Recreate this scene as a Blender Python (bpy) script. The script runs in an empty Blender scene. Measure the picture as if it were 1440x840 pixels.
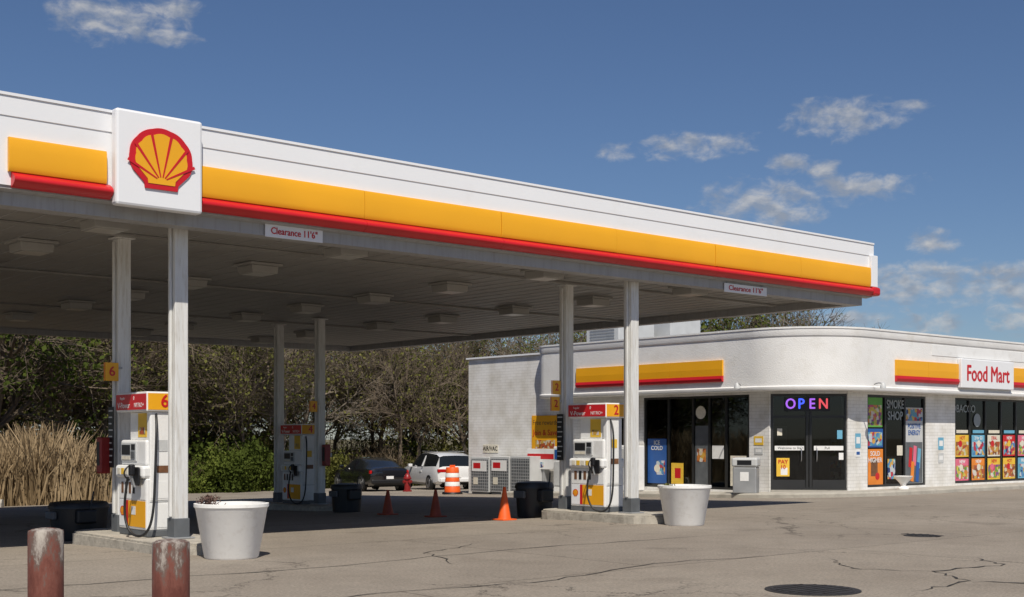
import bpy, bmesh, math, random
import numpy as np
from mathutils import Vector, Matrix
random.seed(7)
S=bpy.context.scene
try:
    S.view_settings.view_transform='Standard'; S.view_settings.look='None'; S.view_settings.exposure=0
except Exception: pass
C=S.collection

def g(y):
    if y<17: return 0.0
    return -0.027*(min(y,60)-17)

# ------------------------------------------------------------------ materials
def nd(nt,t,**k):
    n=nt.nodes.new(t)
    for a,b in k.items(): setattr(n,a,b)
    return n
def mat(name,col,rough=0.6,metal=0.0,var=0.18,vs=3.0,bump=0.0,bs=60.0,dirt=None,dirt_amt=0.0,coat=0.0,emit=None,es=0,spec=0.5,streak=False):
    m=bpy.data.materials.new(name); m.use_nodes=True; nt=m.node_tree; L=nt.links
    b=nt.nodes['Principled BSDF']
    b.inputs['Roughness'].default_value=rough; b.inputs['Metallic'].default_value=metal
    b.inputs['Specular IOR Level'].default_value=spec
    if coat: b.inputs['Coat Weight'].default_value=coat
    geo=nd(nt,'ShaderNodeNewGeometry')
    n1=nd(nt,'ShaderNodeTexNoise'); n1.inputs['Scale'].default_value=vs; n1.inputs['Detail'].default_value=6
    if streak:
        mp=nd(nt,'ShaderNodeMapping'); mp.inputs['Scale'].default_value=(6,6,0.5)
        L.new(geo.outputs['Position'],mp.inputs[0]); L.new(mp.outputs[0],n1.inputs['Vector'])
    else: L.new(geo.outputs['Position'],n1.inputs['Vector'])
    r=nd(nt,'ShaderNodeValToRGB'); r.color_ramp.elements[0].position=.3; r.color_ramp.elements[1].position=.7
    r.color_ramp.elements[0].color=(*[c*(1-var) for c in col],1); r.color_ramp.elements[1].color=(*col,1)
    L.new(n1.outputs['Fac'],r.inputs[0]); out=r.outputs[0]
    if dirt is not None:
        n2=nd(nt,'ShaderNodeTexNoise'); n2.inputs['Scale'].default_value=vs*2.3; n2.inputs['Detail'].default_value=8; n2.inputs['Roughness'].default_value=.7
        if streak: L.new(mp.outputs[0],n2.inputs['Vector'])
        else: L.new(geo.outputs['Position'],n2.inputs['Vector'])
        r2=nd(nt,'ShaderNodeValToRGB'); r2.color_ramp.elements[0].position=.62-dirt_amt*.3; r2.color_ramp.elements[1].position=.72-dirt_amt*.2
        L.new(n2.outputs['Fac'],r2.inputs[0])
        mx=nd(nt,'ShaderNodeMix',data_type='RGBA'); mf=nd(nt,'ShaderNodeMath',operation='MULTIPLY'); mf.inputs[1].default_value=min(1,dirt_amt)
        L.new(r2.outputs[0],mf.inputs[0]); L.new(mf.outputs[0],mx.inputs['Factor']); L.new(out,mx.inputs['A']); mx.inputs['B'].default_value=(*dirt,1)
        out=mx.outputs['Result']
    L.new(out,b.inputs['Base Color'])
    if bump:
        n3=nd(nt,'ShaderNodeTexNoise'); n3.inputs['Scale'].default_value=bs; n3.inputs['Detail'].default_value=5
        L.new(geo.outputs['Position'],n3.inputs['Vector'])
        bp=nd(nt,'ShaderNodeBump'); bp.inputs['Strength'].default_value=bump; bp.inputs['Distance'].default_value=.02
        L.new(n3.outputs['Fac'],bp.inputs['Height']); L.new(bp.outputs[0],b.inputs['Normal'])
    if emit: b.inputs['Emission Color'].default_value=(*emit,1); b.inputs['Emission Strength'].default_value=es
    return m
M={}
M['white']=mat('white_paint',(.80,.80,.79),.45,var=.05,vs=1.2,dirt=(.58,.56,.52),dirt_amt=.35)
M['fascia']=mat('fascia_white',(.80,.81,.83),.35,var=.03,vs=.5,dirt=(.70,.69,.67),dirt_amt=.25,streak=False)
M['yellow']=mat('band_yellow',(.84,.40,.012),.4,var=.08,vs=.8)
M['red']=mat('band_red',(.58,.012,.018),.35,var=.12,vs=2)
M['dkred']=mat('dull_red',(.25,.015,.015),.4)
M['soffit']=mat('soffit_metal',(.30,.29,.27),.5,var=.14,vs=.6,dirt=(.19,.17,.15),dirt_amt=.4)
M['beam']=mat('beam_grey',(.38,.38,.385),.5,var=.12,vs=1,dirt=(.22,.20,.17),dirt_amt=.4,streak=True)
M['fixture']=mat('fixture_grey',(.34,.33,.31),.5,var=.1)
M['lens']=mat('fixture_lens',(.42,.41,.38),.3,var=.1)
M['column']=mat('column_paint',(.72,.72,.70),.45,var=.12,vs=2,dirt=(.40,.35,.28),dirt_amt=.45,streak=True)
M['dkgrey']=mat('dark_grey',(.12,.13,.14),.6,var=.3,vs=4,bump=.1)
M['black']=mat('black_plastic',(.012,.012,.014),.45,var=.3,vs=5)
M['rubber']=mat('rubber',(.015,.015,.016),.5)
M['grey']=mat('grey_metal',(.38,.39,.40),.45,metal=.3,var=.2,vs=3)
M['lgrey']=mat('light_grey',(.55,.56,.56),.5,var=.12,vs=3)
M['kerb']=mat('kerb_concrete',(.50,.46,.39),.85,var=.3,vs=4,bump=.4,bs=40,dirt=(.2,.18,.15),dirt_amt=.5)
M['walk']=mat('sidewalk_concrete',(.46,.43,.37),.85,var=.25,vs=1.5,bump=.3,bs=40,dirt=(.24,.22,.19),dirt_amt=.4)
M['frame']=mat('window_frame',(.025,.025,.025),.4)
M['pot']=mat('planter_white',(.88,.87,.84),.6,var=.05,vs=3,bump=.1,bs=20,dirt=(.6,.56,.5),dirt_amt=.3)
M['soil']=mat('soil',(.06,.045,.03),.95,var=.5,vs=20,bump=.6)
M['orange']=mat('cone_orange',(.85,.12,.015),.5,var=.15,vs=6)
M['shadeorange']=mat('cone_shaded',(.40,.06,.02),.6,var=.3,vs=6)  # shaded copy of the cone orange: canopy shade put into the colour
M['blue']=mat('poster_blue',(.02,.10,.35),.5)
M['cyan']=mat('poster_cyan',(.15,.42,.60),.5)
M['green']=mat('poster_green',(.12,.38,.06),.5)
M['pink']=mat('poster_pink',(.75,.16,.25),.5)
M['posto']=mat('poster_orange',(.80,.25,.03),.5)
M['posty']=mat('poster_yellow',(.82,.52,.05),.5)
M['cream']=mat('poster_cream',(.75,.70,.58),.5,var=.2,vs=12)
M['brown']=mat('poster_brown',(.20,.09,.04),.5,var=.4,vs=12)
M['txtdim']=mat('window_lettering',(.30,.33,.34),.5)
M['neonb']=mat('neon_blue',(.05,.08,.5),.4,emit=(.06,.12,1),es=1.3)
M['neonr']=mat('neon_red',(.5,.04,.08),.4,emit=(1,.12,.14),es=.75)
M['neonp']=mat('neon_violet',(.3,.06,.5),.4,emit=(.42,.15,.9),es=.95)
M['interior']=mat('interior_wall',(.20,.19,.17),.8)
M['floor']=mat('interior_floor',(.22,.21,.19),.5)
M['carblack']=mat('car_paint_black',(.008,.008,.010),.2,var=.05,coat=1)
M['carwhite']=mat('car_paint_white',(.78,.78,.78),.25,var=.03,coat=1)
M['carglass']=mat('car_glass',(.012,.014,.016),.06,var=0)
M['tail']=mat('tail_lamp',(.5,.01,.01),.2)
M['alloy']=mat('alloy',(.5,.5,.52),.3,metal=.8)
M['iron']=mat('cast_iron',(.045,.042,.04),.6,metal=.3,var=.4,vs=8,bump=.5,bs=50)
M['bark']=mat('bark',(.15,.115,.08),.9,var=.4,vs=3)
M['barklt']=mat('bark_pale',(.20,.165,.125),.9,var=.4,vs=3)
M['tar']=mat('crack_tar',(.035,.033,.03),.9,var=.4,vs=10)

def print_mat(name,pal,sc,seed):
    m=bpy.data.materials.new(name); m.use_nodes=True; nt=m.node_tree; L=nt.links; b=nt.nodes['Principled BSDF']
    geo=nd(nt,'ShaderNodeNewGeometry'); mp=nd(nt,'ShaderNodeMapping'); mp.inputs['Location'].default_value=(seed,seed,seed); L.new(geo.outputs['Position'],mp.inputs[0])
    v=nd(nt,'ShaderNodeTexVoronoi',distance='MINKOWSKI'); v.inputs['Scale'].default_value=sc; v.inputs['Exponent'].default_value=3; L.new(mp.outputs[0],v.inputs['Vector'])
    s=nd(nt,'ShaderNodeSeparateColor'); L.new(v.outputs['Color'],s.inputs[0])
    r=nd(nt,'ShaderNodeValToRGB'); r.color_ramp.interpolation='CONSTANT'; e=r.color_ramp.elements
    e[0].position=0; e[0].color=(*pal[0],1); e[1].position=1/len(pal); e[1].color=(*pal[1],1)
    for i in range(2,len(pal)): k=e.new(i/len(pal)); k.color=(*pal[i],1)
    L.new(s.outputs[0],r.inputs[0]); n=nd(nt,'ShaderNodeTexNoise'); n.inputs['Scale'].default_value=14; L.new(geo.outputs['Position'],n.inputs['Vector'])
    mx=nd(nt,'ShaderNodeMix',data_type='RGBA',blend_type='MULTIPLY'); mx.inputs['Factor'].default_value=.6; L.new(r.outputs[0],mx.inputs['A']); L.new(n.outputs['Color'],mx.inputs['B'])
    L.new(mx.outputs['Result'],b.inputs['Base Color']); b.inputs['Roughness'].default_value=.4; return m
M['print1']=print_mat('print_food',[(.75,.45,.08),(.55,.12,.04),(.8,.7,.5),(.3,.1,.04),(.7,.25,.05),(.85,.8,.7)],9,2)
M['print2']=print_mat('print_drink',[(.1,.3,.6),(.7,.75,.8),(.6,.05,.08),(.85,.5,.1),(.15,.45,.6),(.02,.05,.2)],8,7)
M['print3']=print_mat('print_snack',[(.2,.4,.06),(.8,.65,.1),(.7,.1,.2),(.85,.8,.7),(.25,.1,.3),(.8,.3,.05)],10,13)

def bollard_mat():
    m=bpy.data.materials.new('rusty_bollard'); m.use_nodes=True; nt=m.node_tree; L=nt.links; b=nt.nodes['Principled BSDF']
    geo=nd(nt,'ShaderNodeNewGeometry'); n=nd(nt,'ShaderNodeTexNoise'); n.inputs['Scale'].default_value=11; n.inputs['Detail'].default_value=10; n.inputs['Roughness'].default_value=.75
    mp=nd(nt,'ShaderNodeMapping'); mp.inputs['Scale'].default_value=(1,1,.4); L.new(geo.outputs['Position'],mp.inputs[0]); L.new(mp.outputs[0],n.inputs['Vector'])
    sx=nd(nt,'ShaderNodeSeparateXYZ'); L.new(geo.outputs['Position'],sx.inputs[0])
    mr=nd(nt,'ShaderNodeMapRange'); mr.inputs['From Min'].default_value=.6; mr.inputs['From Max'].default_value=1.02; mr.inputs['To Min'].default_value=-.16; mr.inputs['To Max'].default_value=.13
    L.new(sx.outputs['Z'],mr.inputs['Value'])
    a=nd(nt,'ShaderNodeMath',operation='ADD'); L.new(n.outputs['Fac'],a.inputs[0]); L.new(mr.outputs[0],a.inputs[1])
    r=nd(nt,'ShaderNodeValToRGB'); e=r.color_ramp.elements; e[0].position=.34; e[0].color=(.105,.028,.018,1); e[1].position=.72; e[1].color=(.42,.38,.33,1)
    k=e.new(.48); k.color=(.16,.052,.036,1); k=e.new(.56); k.color=(.12,.085,.07,1); k=e.new(.62); k.color=(.28,.24,.21,1)
    L.new(a.outputs[0],r.inputs[0]); L.new(r.outputs[0],b.inputs['Base Color']); b.inputs['Roughness'].default_value=.85
    bp=nd(nt,'ShaderNodeBump'); bp.inputs['Strength'].default_value=.7; bp.inputs['Distance'].default_value=.008; L.new(n.outputs['Fac'],bp.inputs['Height']); L.new(bp.outputs[0],b.inputs['Normal'])
    return m
M['bollard']=bollard_mat()

def brick_mat():
    m=bpy.data.materials.new('painted_brick'); m.use_nodes=True; nt=m.node_tree; L=nt.links; b=nt.nodes['Principled BSDF']
    geo=nd(nt,'ShaderNodeNewGeometry'); sx=nd(nt,'ShaderNodeSeparateXYZ'); L.new(geo.outputs['Position'],sx.inputs[0])
    a=nd(nt,'ShaderNodeMath',operation='SUBTRACT'); L.new(sx.outputs['X'],a.inputs[0]); L.new(sx.outputs['Y'],a.inputs[1])
    cv=nd(nt,'ShaderNodeCombineXYZ'); L.new(a.outputs[0],cv.inputs[0]); L.new(sx.outputs['Z'],cv.inputs[1])
    br=nd(nt,'ShaderNodeTexBrick'); br.inputs['Scale'].default_value=1; br.inputs['Brick Width'].default_value=.3; br.inputs['Row Height'].default_value=.1; br.inputs['Mortar Size'].default_value=.007; br.inputs['Mortar Smooth'].default_value=.3
    br.inputs['Color1'].default_value=(.80,.79,.77,1); br.inputs['Color2'].default_value=(.765,.755,.735,1); br.inputs['Mortar'].default_value=(.62,.61,.59,1)
    L.new(cv.outputs[0],br.inputs['Vector'])
    n=nd(nt,'ShaderNodeTexNoise'); n.inputs['Scale'].default_value=1.6; n.inputs['Detail'].default_value=8; L.new(geo.outputs['Position'],n.inputs['Vector'])
    r=nd(nt,'ShaderNodeValToRGB'); r.color_ramp.elements[0].position=.3; r.color_ramp.elements[0].color=(.78,.76,.71,1); r.color_ramp.elements[1].position=.6; r.color_ramp.elements[1].color=(1,1,1,1)
    L.new(n.outputs['Fac'],r.inputs[0])
    mx=nd(nt,'ShaderNodeMix',data_type='RGBA',blend_type='MULTIPLY'); mx.inputs['Factor'].default_value=1; L.new(br.outputs['Color'],mx.inputs['A']); L.new(r.outputs[0],mx.inputs['B'])
    L.new(mx.outputs['Result'],b.inputs['Base Color']); b.inputs['Roughness'].default_value=.7
    bp=nd(nt,'ShaderNodeBump'); bp.invert=True; bp.inputs['Strength'].default_value=.3; bp.inputs['Distance'].default_value=.01; L.new(br.outputs['Fac'],bp.inputs['Height']); L.new(bp.outputs[0],b.inputs['Normal'])
    return m
M['brick']=brick_mat()

def glass_mat():
    m=bpy.data.materials.new('window_glass'); m.use_nodes=True; nt=m.node_tree; L=nt.links; nt.nodes.clear()
    o=nd(nt,'ShaderNodeOutputMaterial'); mx=nd(nt,'ShaderNodeMixShader'); t=nd(nt,'ShaderNodeBsdfTransparent'); t.inputs[0].default_value=(.45,.49,.49,1)
    gl=nd(nt,'ShaderNodeBsdfGlossy'); gl.inputs['Roughness'].default_value=.02; gl.inputs[0].default_value=(.9,.9,.9,1)
    f=nd(nt,'ShaderNodeFresnel'); f.inputs[0].default_value=1.5
    L.new(f.outputs[0],mx.inputs[0]); L.new(t.outputs[0],mx.inputs[1]); L.new(gl.outputs[0],mx.inputs[2]); L.new(mx.outputs[0],o.inputs[0])
    return m
M['glass']=glass_mat()

def asphalt_mat():
    m=bpy.data.materials.new('asphalt'); m.use_nodes=True; nt=m.node_tree; L=nt.links; b=nt.nodes['Principled BSDF']
    geo=nd(nt,'ShaderNodeNewGeometry'); P=geo.outputs['Position']
    def noise(s,d=6,r=.6,vec=None):
        n=nd(nt,'ShaderNodeTexNoise'); n.inputs['Scale'].default_value=s; n.inputs['Detail'].default_value=d; n.inputs['Roughness'].default_value=r
        L.new(vec or P,n.inputs['Vector']); return n
    def ramp(src,p0,c0,p1,c1):
        r=nd(nt,'ShaderNodeValToRGB'); r.color_ramp.elements[0].position=p0; r.color_ramp.elements[0].color=(*c0,1); r.color_ramp.elements[1].position=p1; r.color_ramp.elements[1].color=(*c1,1); L.new(src,r.inputs[0]); return r.outputs[0]
    def mul(a,bb,f=1.0,facsock=None):
        x=nd(nt,'ShaderNodeMix',data_type='RGBA',blend_type='MULTIPLY'); x.inputs['Factor'].default_value=f
        if facsock: L.new(facsock,x.inputs['Factor'])
        L.new(a,x.inputs['A']); L.new(bb,x.inputs['B']); return x.outputs['Result']
    base=ramp(noise(.22,8,.65).outputs['Fac'],.32,(.265,.225,.178),.68,(.355,.308,.250))
    med=ramp(noise(1.7,8,.7).outputs['Fac'],.3,(.84,.84,.84),.6,(1,1,1))
    fine=ramp(noise(28,4,.8).outputs['Fac'],.3,(.56,.56,.56),.65,(1.16,1.16,1.16))
    c=mul(mul(base,med),fine)
    dn=noise(.9,6,.7); vm=nd(nt,'ShaderNodeVectorMath',operation='MULTIPLY_ADD'); L.new(dn.outputs['Color'],vm.inputs[0]); vm.inputs[1].default_value=(1.6,1.6,0); L.new(P,vm.inputs[2])
    def cracks(scale,w,lo,hi,seed):
        mp=nd(nt,'ShaderNodeMapping'); mp.inputs['Location'].default_value=(seed,seed*1.7,0); mp.inputs['Scale'].default_value=(1,1,0); L.new(vm.outputs[0],mp.inputs[0])
        v=nd(nt,'ShaderNodeTexVoronoi',feature='DISTANCE_TO_EDGE'); v.inputs['Scale'].default_value=scale; L.new(mp.outputs[0],v.inputs['Vector'])
        r=ramp(v.outputs['Distance'],w*.4,(1,1,1),w,(0,0,0))
        k=ramp(noise(.16,3,.5,mp.outputs[0]).outputs['Fac'],lo,(0,0,0),hi,(1,1,1))
        q=nd(nt,'ShaderNodeMath',operation='MULTIPLY'); L.new(r,q.inputs[0]); L.new(k,q.inputs[1]); return q.outputs[0]
    dark=nd(nt,'ShaderNodeRGB'); dark.outputs[0].default_value=(.3,.29,.28,1)
    c=mul(c,dark.outputs[0],facsock=cracks(.16,.004,.44,.54,3))
    c=mul(c,dark.outputs[0],facsock=cracks(.75,.012,.60,.66,11))
    br=nd(nt,'ShaderNodeTexBrick'); br.inputs['Scale'].default_value=1; br.inputs['Brick Width'].default_value=7.5; br.inputs['Row Height'].default_value=5.2; br.inputs['Mortar Size'].default_value=.022; br.inputs['Mortar Smooth'].default_value=.4
    br.inputs['Color1'].default_value=(1,1,1,1); br.inputs['Color2'].default_value=(.88,.88,.89,1); br.inputs['Mortar'].default_value=(.5,.49,.47,1)
    dn2=noise(2,5,.6); v2=nd(nt,'ShaderNodeVectorMath',operation='MULTIPLY_ADD'); L.new(dn2.outputs['Color'],v2.inputs[0]); v2.inputs[1].default_value=(.08,.08,0); L.new(P,v2.inputs[2]); L.new(v2.outputs[0],br.inputs['Vector'])
    c=mul(c,br.outputs['Color'],.8)
    st=ramp(noise(.55,4,.5).outputs['Fac'],.62,(1,1,1),.74,(.74,.73,.72)); c=mul(c,st)
    st2=ramp(noise(5,3,.5).outputs['Fac'],.68,(1,1,1),.75,(.68,.67,.66)); c=mul(c,st2)
    L.new(c,b.inputs['Base Color']); b.inputs['Roughness'].default_value=.88
    bp=nd(nt,'ShaderNodeBump'); bp.inputs['Strength'].default_value=.6; bp.inputs['Distance'].default_value=.014; L.new(noise(45,4,.7).outputs['Fac'],bp.inputs['Height']); L.new(bp.outputs[0],b.inputs['Normal'])
    return m
M['asphalt']=asphalt_mat()
M['field']=mat('dry_grass_ground',(.19,.15,.08),.95,var=.5,vs=.8,bump=.6,bs=8,dirt=(.09,.10,.035),dirt_amt=.6)

def leaf_mat(name,c1,c2,c3,tr_=.35):
    m=bpy.data.materials.new(name); m.use_nodes=True; nt=m.node_tree; L=nt.links; b=nt.nodes['Principled BSDF']
    geo=nd(nt,'ShaderNodeNewGeometry'); oi=nd(nt,'ShaderNodeObjectInfo')
    n=nd(nt,'ShaderNodeTexNoise'); n.inputs['Scale'].default_value=.7; n.inputs['Detail'].default_value=5; L.new(geo.outputs['Position'],n.inputs['Vector'])
    a=nd(nt,'ShaderNodeMath',operation='MULTIPLY_ADD'); L.new(oi.outputs['Random'],a.inputs[0]); a.inputs[1].default_value=.35; L.new(n.outputs['Fac'],a.inputs[2])
    s=nd(nt,'ShaderNodeMath',operation='SUBTRACT'); L.new(a.outputs[0],s.inputs[0]); s.inputs[1].default_value=.17
    r=nd(nt,'ShaderNodeValToRGB'); e=r.color_ramp.elements; e[0].position=.3; e[0].color=(*c1,1); e[1].position=.72; e[1].color=(*c3,1); k=e.new(.5); k.color=(*c2,1)
    L.new(s.outputs[0],r.inputs[0]); L.new(r.outputs[0],b.inputs['Base Color']); b.inputs['Roughness'].default_value=.8; b.inputs['Specular IOR Level'].default_value=.1
    tr=nd(nt,'ShaderNodeBsdfTranslucent'); L.new(r.outputs[0],tr.inputs[0]); mx=nd(nt,'ShaderNodeMixShader'); mx.inputs[0].default_value=tr_
    o=nt.nodes['Material Output']; L.new(b.outputs[0],mx.inputs[1]); L.new(tr.outputs[0],mx.inputs[2]); L.new(mx.outputs[0],o.inputs[0])
    return m
M['leafg']=leaf_mat('leaves_green',(.07,.095,.018),(.12,.155,.03),(.19,.22,.045))
M['leafo']=leaf_mat('leaves_olive',(.085,.095,.022),(.145,.150,.038),(.22,.21,.065))
M['leafb']=leaf_mat('twigs_brown',(.10,.072,.042),(.155,.118,.075),(.21,.165,.11),.1)
M['reed']=leaf_mat('reeds_dry',(.21,.145,.08),(.31,.225,.13),(.41,.31,.19),.2)
M['flower']=mat('dead_flowers',(.16,.09,.07),.8,var=.5,vs=40)

# ------------------------------------------------------------------ mesh helpers
def group(name,loc=(0,0,0),rz=0):
    e=bpy.data.objects.new(name,None); e.location=loc; e.rotation_euler=(0,0,rz); e.empty_display_size=.3; C.objects.link(e); return e
def fin(name,me,mt,parent=None,loc=(0,0,0),rot=(0,0,0),smooth=False):
    if mt is not None:
        for q in (mt if isinstance(mt,(list,tuple)) else [mt]): me.materials.append(M[q] if isinstance(q,str) else q)
    if smooth:
        for p in me.polygons: p.use_smooth=True
    o=bpy.data.objects.new(name,me); o.location=loc; o.rotation_euler=rot; C.objects.link(o)
    if parent is not None: o.parent=parent
    return o
def box(parent,name,x0,x1,y0,y1,z0,z1,mt,bev=0.0,segs=2,rot=(0,0,0),taper=None):
    cx,cy,cz=(x0+x1)/2,(y0+y1)/2,(z0+z1)/2
    bm=bmesh.new(); bmesh.ops.create_cube(bm,size=1)
    for v in bm.verts:
        v.co.x*=abs(x1-x0); v.co.y*=abs(y1-y0); v.co.z*=abs(z1-z0)
        if taper and v.co.z<0: v.co.x*=taper; v.co.y*=taper
    if bev: bmesh.ops.bevel(bm,geom=bm.edges[:],offset=bev,segments=segs,affect='EDGES',profile=.5)
    me=bpy.data.meshes.new(name); bm.to_mesh(me); bm.free()
    o=fin(name,me,mt,parent,(cx,cy,cz),rot)
    return o
def lathe(parent,name,prof,mt,loc=(0,0,0),segs=36,sx=1,sy=1,rot=(0,0,0),smooth=True):
    vs=[];fs=[]
    for r,z in prof:
        for i in range(segs):
            a=2*math.pi*i/segs; vs.append((r*math.cos(a)*sx,r*math.sin(a)*sy,z))
    for k in range(len(prof)-1):
        for i in range(segs):
            j=(i+1)%segs; fs.append((k*segs+i,k*segs+j,(k+1)*segs+j,(k+1)*segs+i))
    fs.append(tuple(range(segs-1,-1,-1))); fs.append(tuple((len(prof)-1)*segs+i for i in range(segs)))
    me=bpy.data.meshes.new(name); me.from_pydata(vs,[],fs); me.update()
    o=fin(name,me,mt,parent,loc,rot,smooth)
    if smooth:
        try: me.set_sharp_from_angle(angle=math.radians(35))
        except Exception: pass
    return o
def prism(parent,name,pts,z0,z1,mt):
    bm=bmesh.new(); lo=[bm.verts.new((x,y,z0)) for x,y in pts]; hi=[bm.verts.new((x,y,z1)) for x,y in pts]; n=len(pts)
    bm.faces.new(lo[::-1]); bm.faces.new(hi)
    for i in range(n): bm.faces.new((lo[i],lo[(i+1)%n],hi[(i+1)%n],hi[i]))
    bmesh.ops.recalc_face_normals(bm,faces=bm.faces[:])
    me=bpy.data.meshes.new(name); bm.to_mesh(me); bm.free(); return fin(name,me,mt,parent)
class Fr:
    def __init__(s,x,y,deg): s.x=x;s.y=y;s.a=math.radians(deg);s.c=math.cos(s.a);s.s=math.sin(s.a)
    def p(s,u,n,z): return (s.x+u*s.c+n*s.s, s.y+u*s.s-n*s.c, z)
def fbox(fr,parent,name,u0,u1,n0,n1,z0,z1,mt,bev=0.0):
    x,y,z=fr.p((u0+u1)/2,(n0+n1)/2,(z0+z1)/2)
    hu,hn,hz=abs(u1-u0)/2,abs(n1-n0)/2,abs(z1-z0)/2
    o=box(parent,name,-hu,hu,-hn,hn,-hz,hz,mt,bev); o.location=(x,y,z); o.rotation_euler=(0,0,fr.a); return o
def ftext(fr,parent,name,txt,u,n,z,size,mt,ext=.004,off=0,ax='CENTER',sx=1.0):
    cu=bpy.data.curves.new(name,'FONT'); cu.body=txt; cu.size=size; cu.extrude=ext; cu.offset=off; cu.align_x=ax; cu.align_y='CENTER'; cu.resolution_u=3
    cu.materials.append(M[mt]); o=bpy.data.objects.new(name,cu); o.location=fr.p(u,n,z); o.rotation_euler=(math.pi/2,0,fr.a); o.scale=(sx,1,1); C.objects.link(o); o.parent=parent; return o
def btext(fr,parent,name,txt,u,n,z,size,mt,d,sx=1.0):
    for k,(a,b) in enumerate(((-d,0),(d,0),(0,d*.7),(0,-d*.7),(0,0))): ftext(fr,parent,name,txt,u+a,n+k*.0012,z+b,size,mt,.0005,0,sx=sx)
def extr(fr,parent,name,prof,u0,u1,mt,smooth=False,close=True):
    vs=[fr.p(u,n,z) for u in (u0,u1) for n,z in prof]; k=len(prof); fs=[]
    for i in range(k-(0 if close else 1)):
        j=(i+1)%k; fs.append((i,j,k+j,k+i))
    if close: fs.append(tuple(range(k-1,-1,-1))); fs.append(tuple(range(k,2*k)))
    me=bpy.data.meshes.new(name); me.from_pydata(vs,[],fs); me.update()
    bm=bmesh.new(); bm.from_mesh(me); bmesh.ops.recalc_face_normals(bm,faces=bm.faces[:]); bm.to_mesh(me); bm.free()
    o=fin(name,me,mt,parent,smooth=smooth)
    if smooth:
        try: me.set_sharp_from_angle(angle=math.radians(40))
        except Exception: pass
    return o
def tube(parent,name,pts,r,mt,loc=(0,0,0)):
    cu=bpy.data.curves.new(name,'CURVE'); cu.dimensions='3D'; cu.bevel_depth=r; cu.bevel_resolution=3; cu.resolution_u=10
    sp=cu.splines.new('NURBS'); sp.points.add(len(pts)-1)
    for i,p in enumerate(pts): sp.points[i].co=(*p,1)
    sp.use_endpoint_u=True; sp.order_u=3
    cu.materials.append(M[mt]); o=bpy.data.objects.new(name,cu); o.location=loc; C.objects.link(o); o.parent=parent; return o
def poly(fr,parent,name,pts,n,mt,th=.01):
    bm=bmesh.new(); lo=[bm.verts.new(fr.p(u,n,z)) for u,z in pts]; hi=[bm.verts.new(fr.p(u,n+th,z)) for u,z in pts]; k=len(pts)
    bm.faces.new(lo[::-1]); bm.faces.new(hi)
    for i in range(k): bm.faces.new((lo[i],lo[(i+1)%k],hi[(i+1)%k],hi[i]))
    bmesh.ops.recalc_face_normals(bm,faces=bm.faces[:])
    me=bpy.data.meshes.new(name); bm.to_mesh(me); bm.free(); return fin(name,me,mt,parent)

# ------------------------------------------------------------------ camera / light / sky
cam=bpy.data.cameras.new('camera'); co=bpy.data.objects.new('camera',cam); C.objects.link(co); S.camera=co
co.location=(0,0,1.55); co.rotation_euler=(math.pi/2,0,math.radians(-40.75)); cam.lens=44.6; cam.sensor_width=36; cam.shift_y=195/1440; cam.clip_end=3000; cam.clip_start=.05
sd=Vector((-.40,-.65,1)).normalized()
sl=bpy.data.lights.new('sun','SUN'); sl.energy=4.7; sl.angle=math.radians(.5); sl.color=(1,.93,.82)
so=bpy.data.objects.new('sun',sl); so.rotation_euler=(-sd).to_track_quat('-Z','Y').to_euler(); so.location=(0,0,60); C.objects.link(so)
W=bpy.data.worlds.new('World'); S.world=W; W.use_nodes=True; nt=W.node_tree; L=nt.links
bg=nt.nodes['Background']; bg.inputs['Strength'].default_value=.064
sky=nd(nt,'ShaderNodeTexSky'); sky.sky_type='NISHITA'; sky.sun_disc=False; sky.sun_elevation=math.asin(sd.z); sky.sun_rotation=math.atan2(sd.x,sd.y)
sky.air_density=1.0; sky.dust_density=.25; sky.ozone_density=3.5
tint=nd(nt,'ShaderNodeMix',data_type='RGBA',blend_type='MULTIPLY'); tint.inputs['Factor'].default_value=1; tint.inputs['B'].default_value=(.84,.92,1.08,1); L.new(sky.outputs[0],tint.inputs['A'])
tc=nd(nt,'ShaderNodeTexCoord'); sx=nd(nt,'ShaderNodeSeparateXYZ'); L.new(tc.outputs['Generated'],sx.inputs[0])
def mth(op,a,b=None,c=None):
    n=nd(nt,'ShaderNodeMath',operation=op)
    for i,v in enumerate((a,b,c)):
        if v is None: continue
        if isinstance(v,(int,float)): n.inputs[i].default_value=v
        else: L.new(v,n.inputs[i])
    return n.outputs[0]
az=mth('MULTIPLY',mth('ARCTAN2',sx.outputs['Y'],sx.outputs['X']),57.2958)
el=mth('MULTIPLY',mth('ARCSINE',sx.outputs['Z']),57.2958)
cl=[(67.0,17.5,2.3,1.1),(64.5,17.9,1.5,.7),(64.4,16.9,1.3,.4),(41.1,12.8,2.9,.6),(44.6,12.66,1.1,.4),(34.6,13.7,2.5,.9),(32,13.97,1.0,.35),
(36.9,11.84,1.1,.5),(35.5,11.6,.8,.45),(37.85,10.2,2.9,1.2),(33.9,10.8,2.4,.7),(30.9,8.26,1.2,.6),(31.5,6.6,3.0,1.1),(28.0,6.4,2.8,.95),(27.3,5.2,1.6,.9),(30.95,4.83,1.4,.55),(34.2,5.1,1.6,.4),
(55,24,4,1),(20,10,3,.8),(12,14,3,.9),(80,12,3,.8),(5,8,3,.8)]
f=None
for a,e,w,h in cl:
    da=mth('MULTIPLY',mth('SUBTRACT',az,a),1/w); de=mth('MULTIPLY',mth('SUBTRACT',el,e),1/h)
    v=mth('SUBTRACT',mth('SUBTRACT',1.0,mth('MULTIPLY',da,da)),mth('MULTIPLY',de,de))
    v=mth('MAXIMUM',v,-1.5)
    f=v if f is None else mth('SMOOTH_MAX',f,v,.3)
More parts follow.
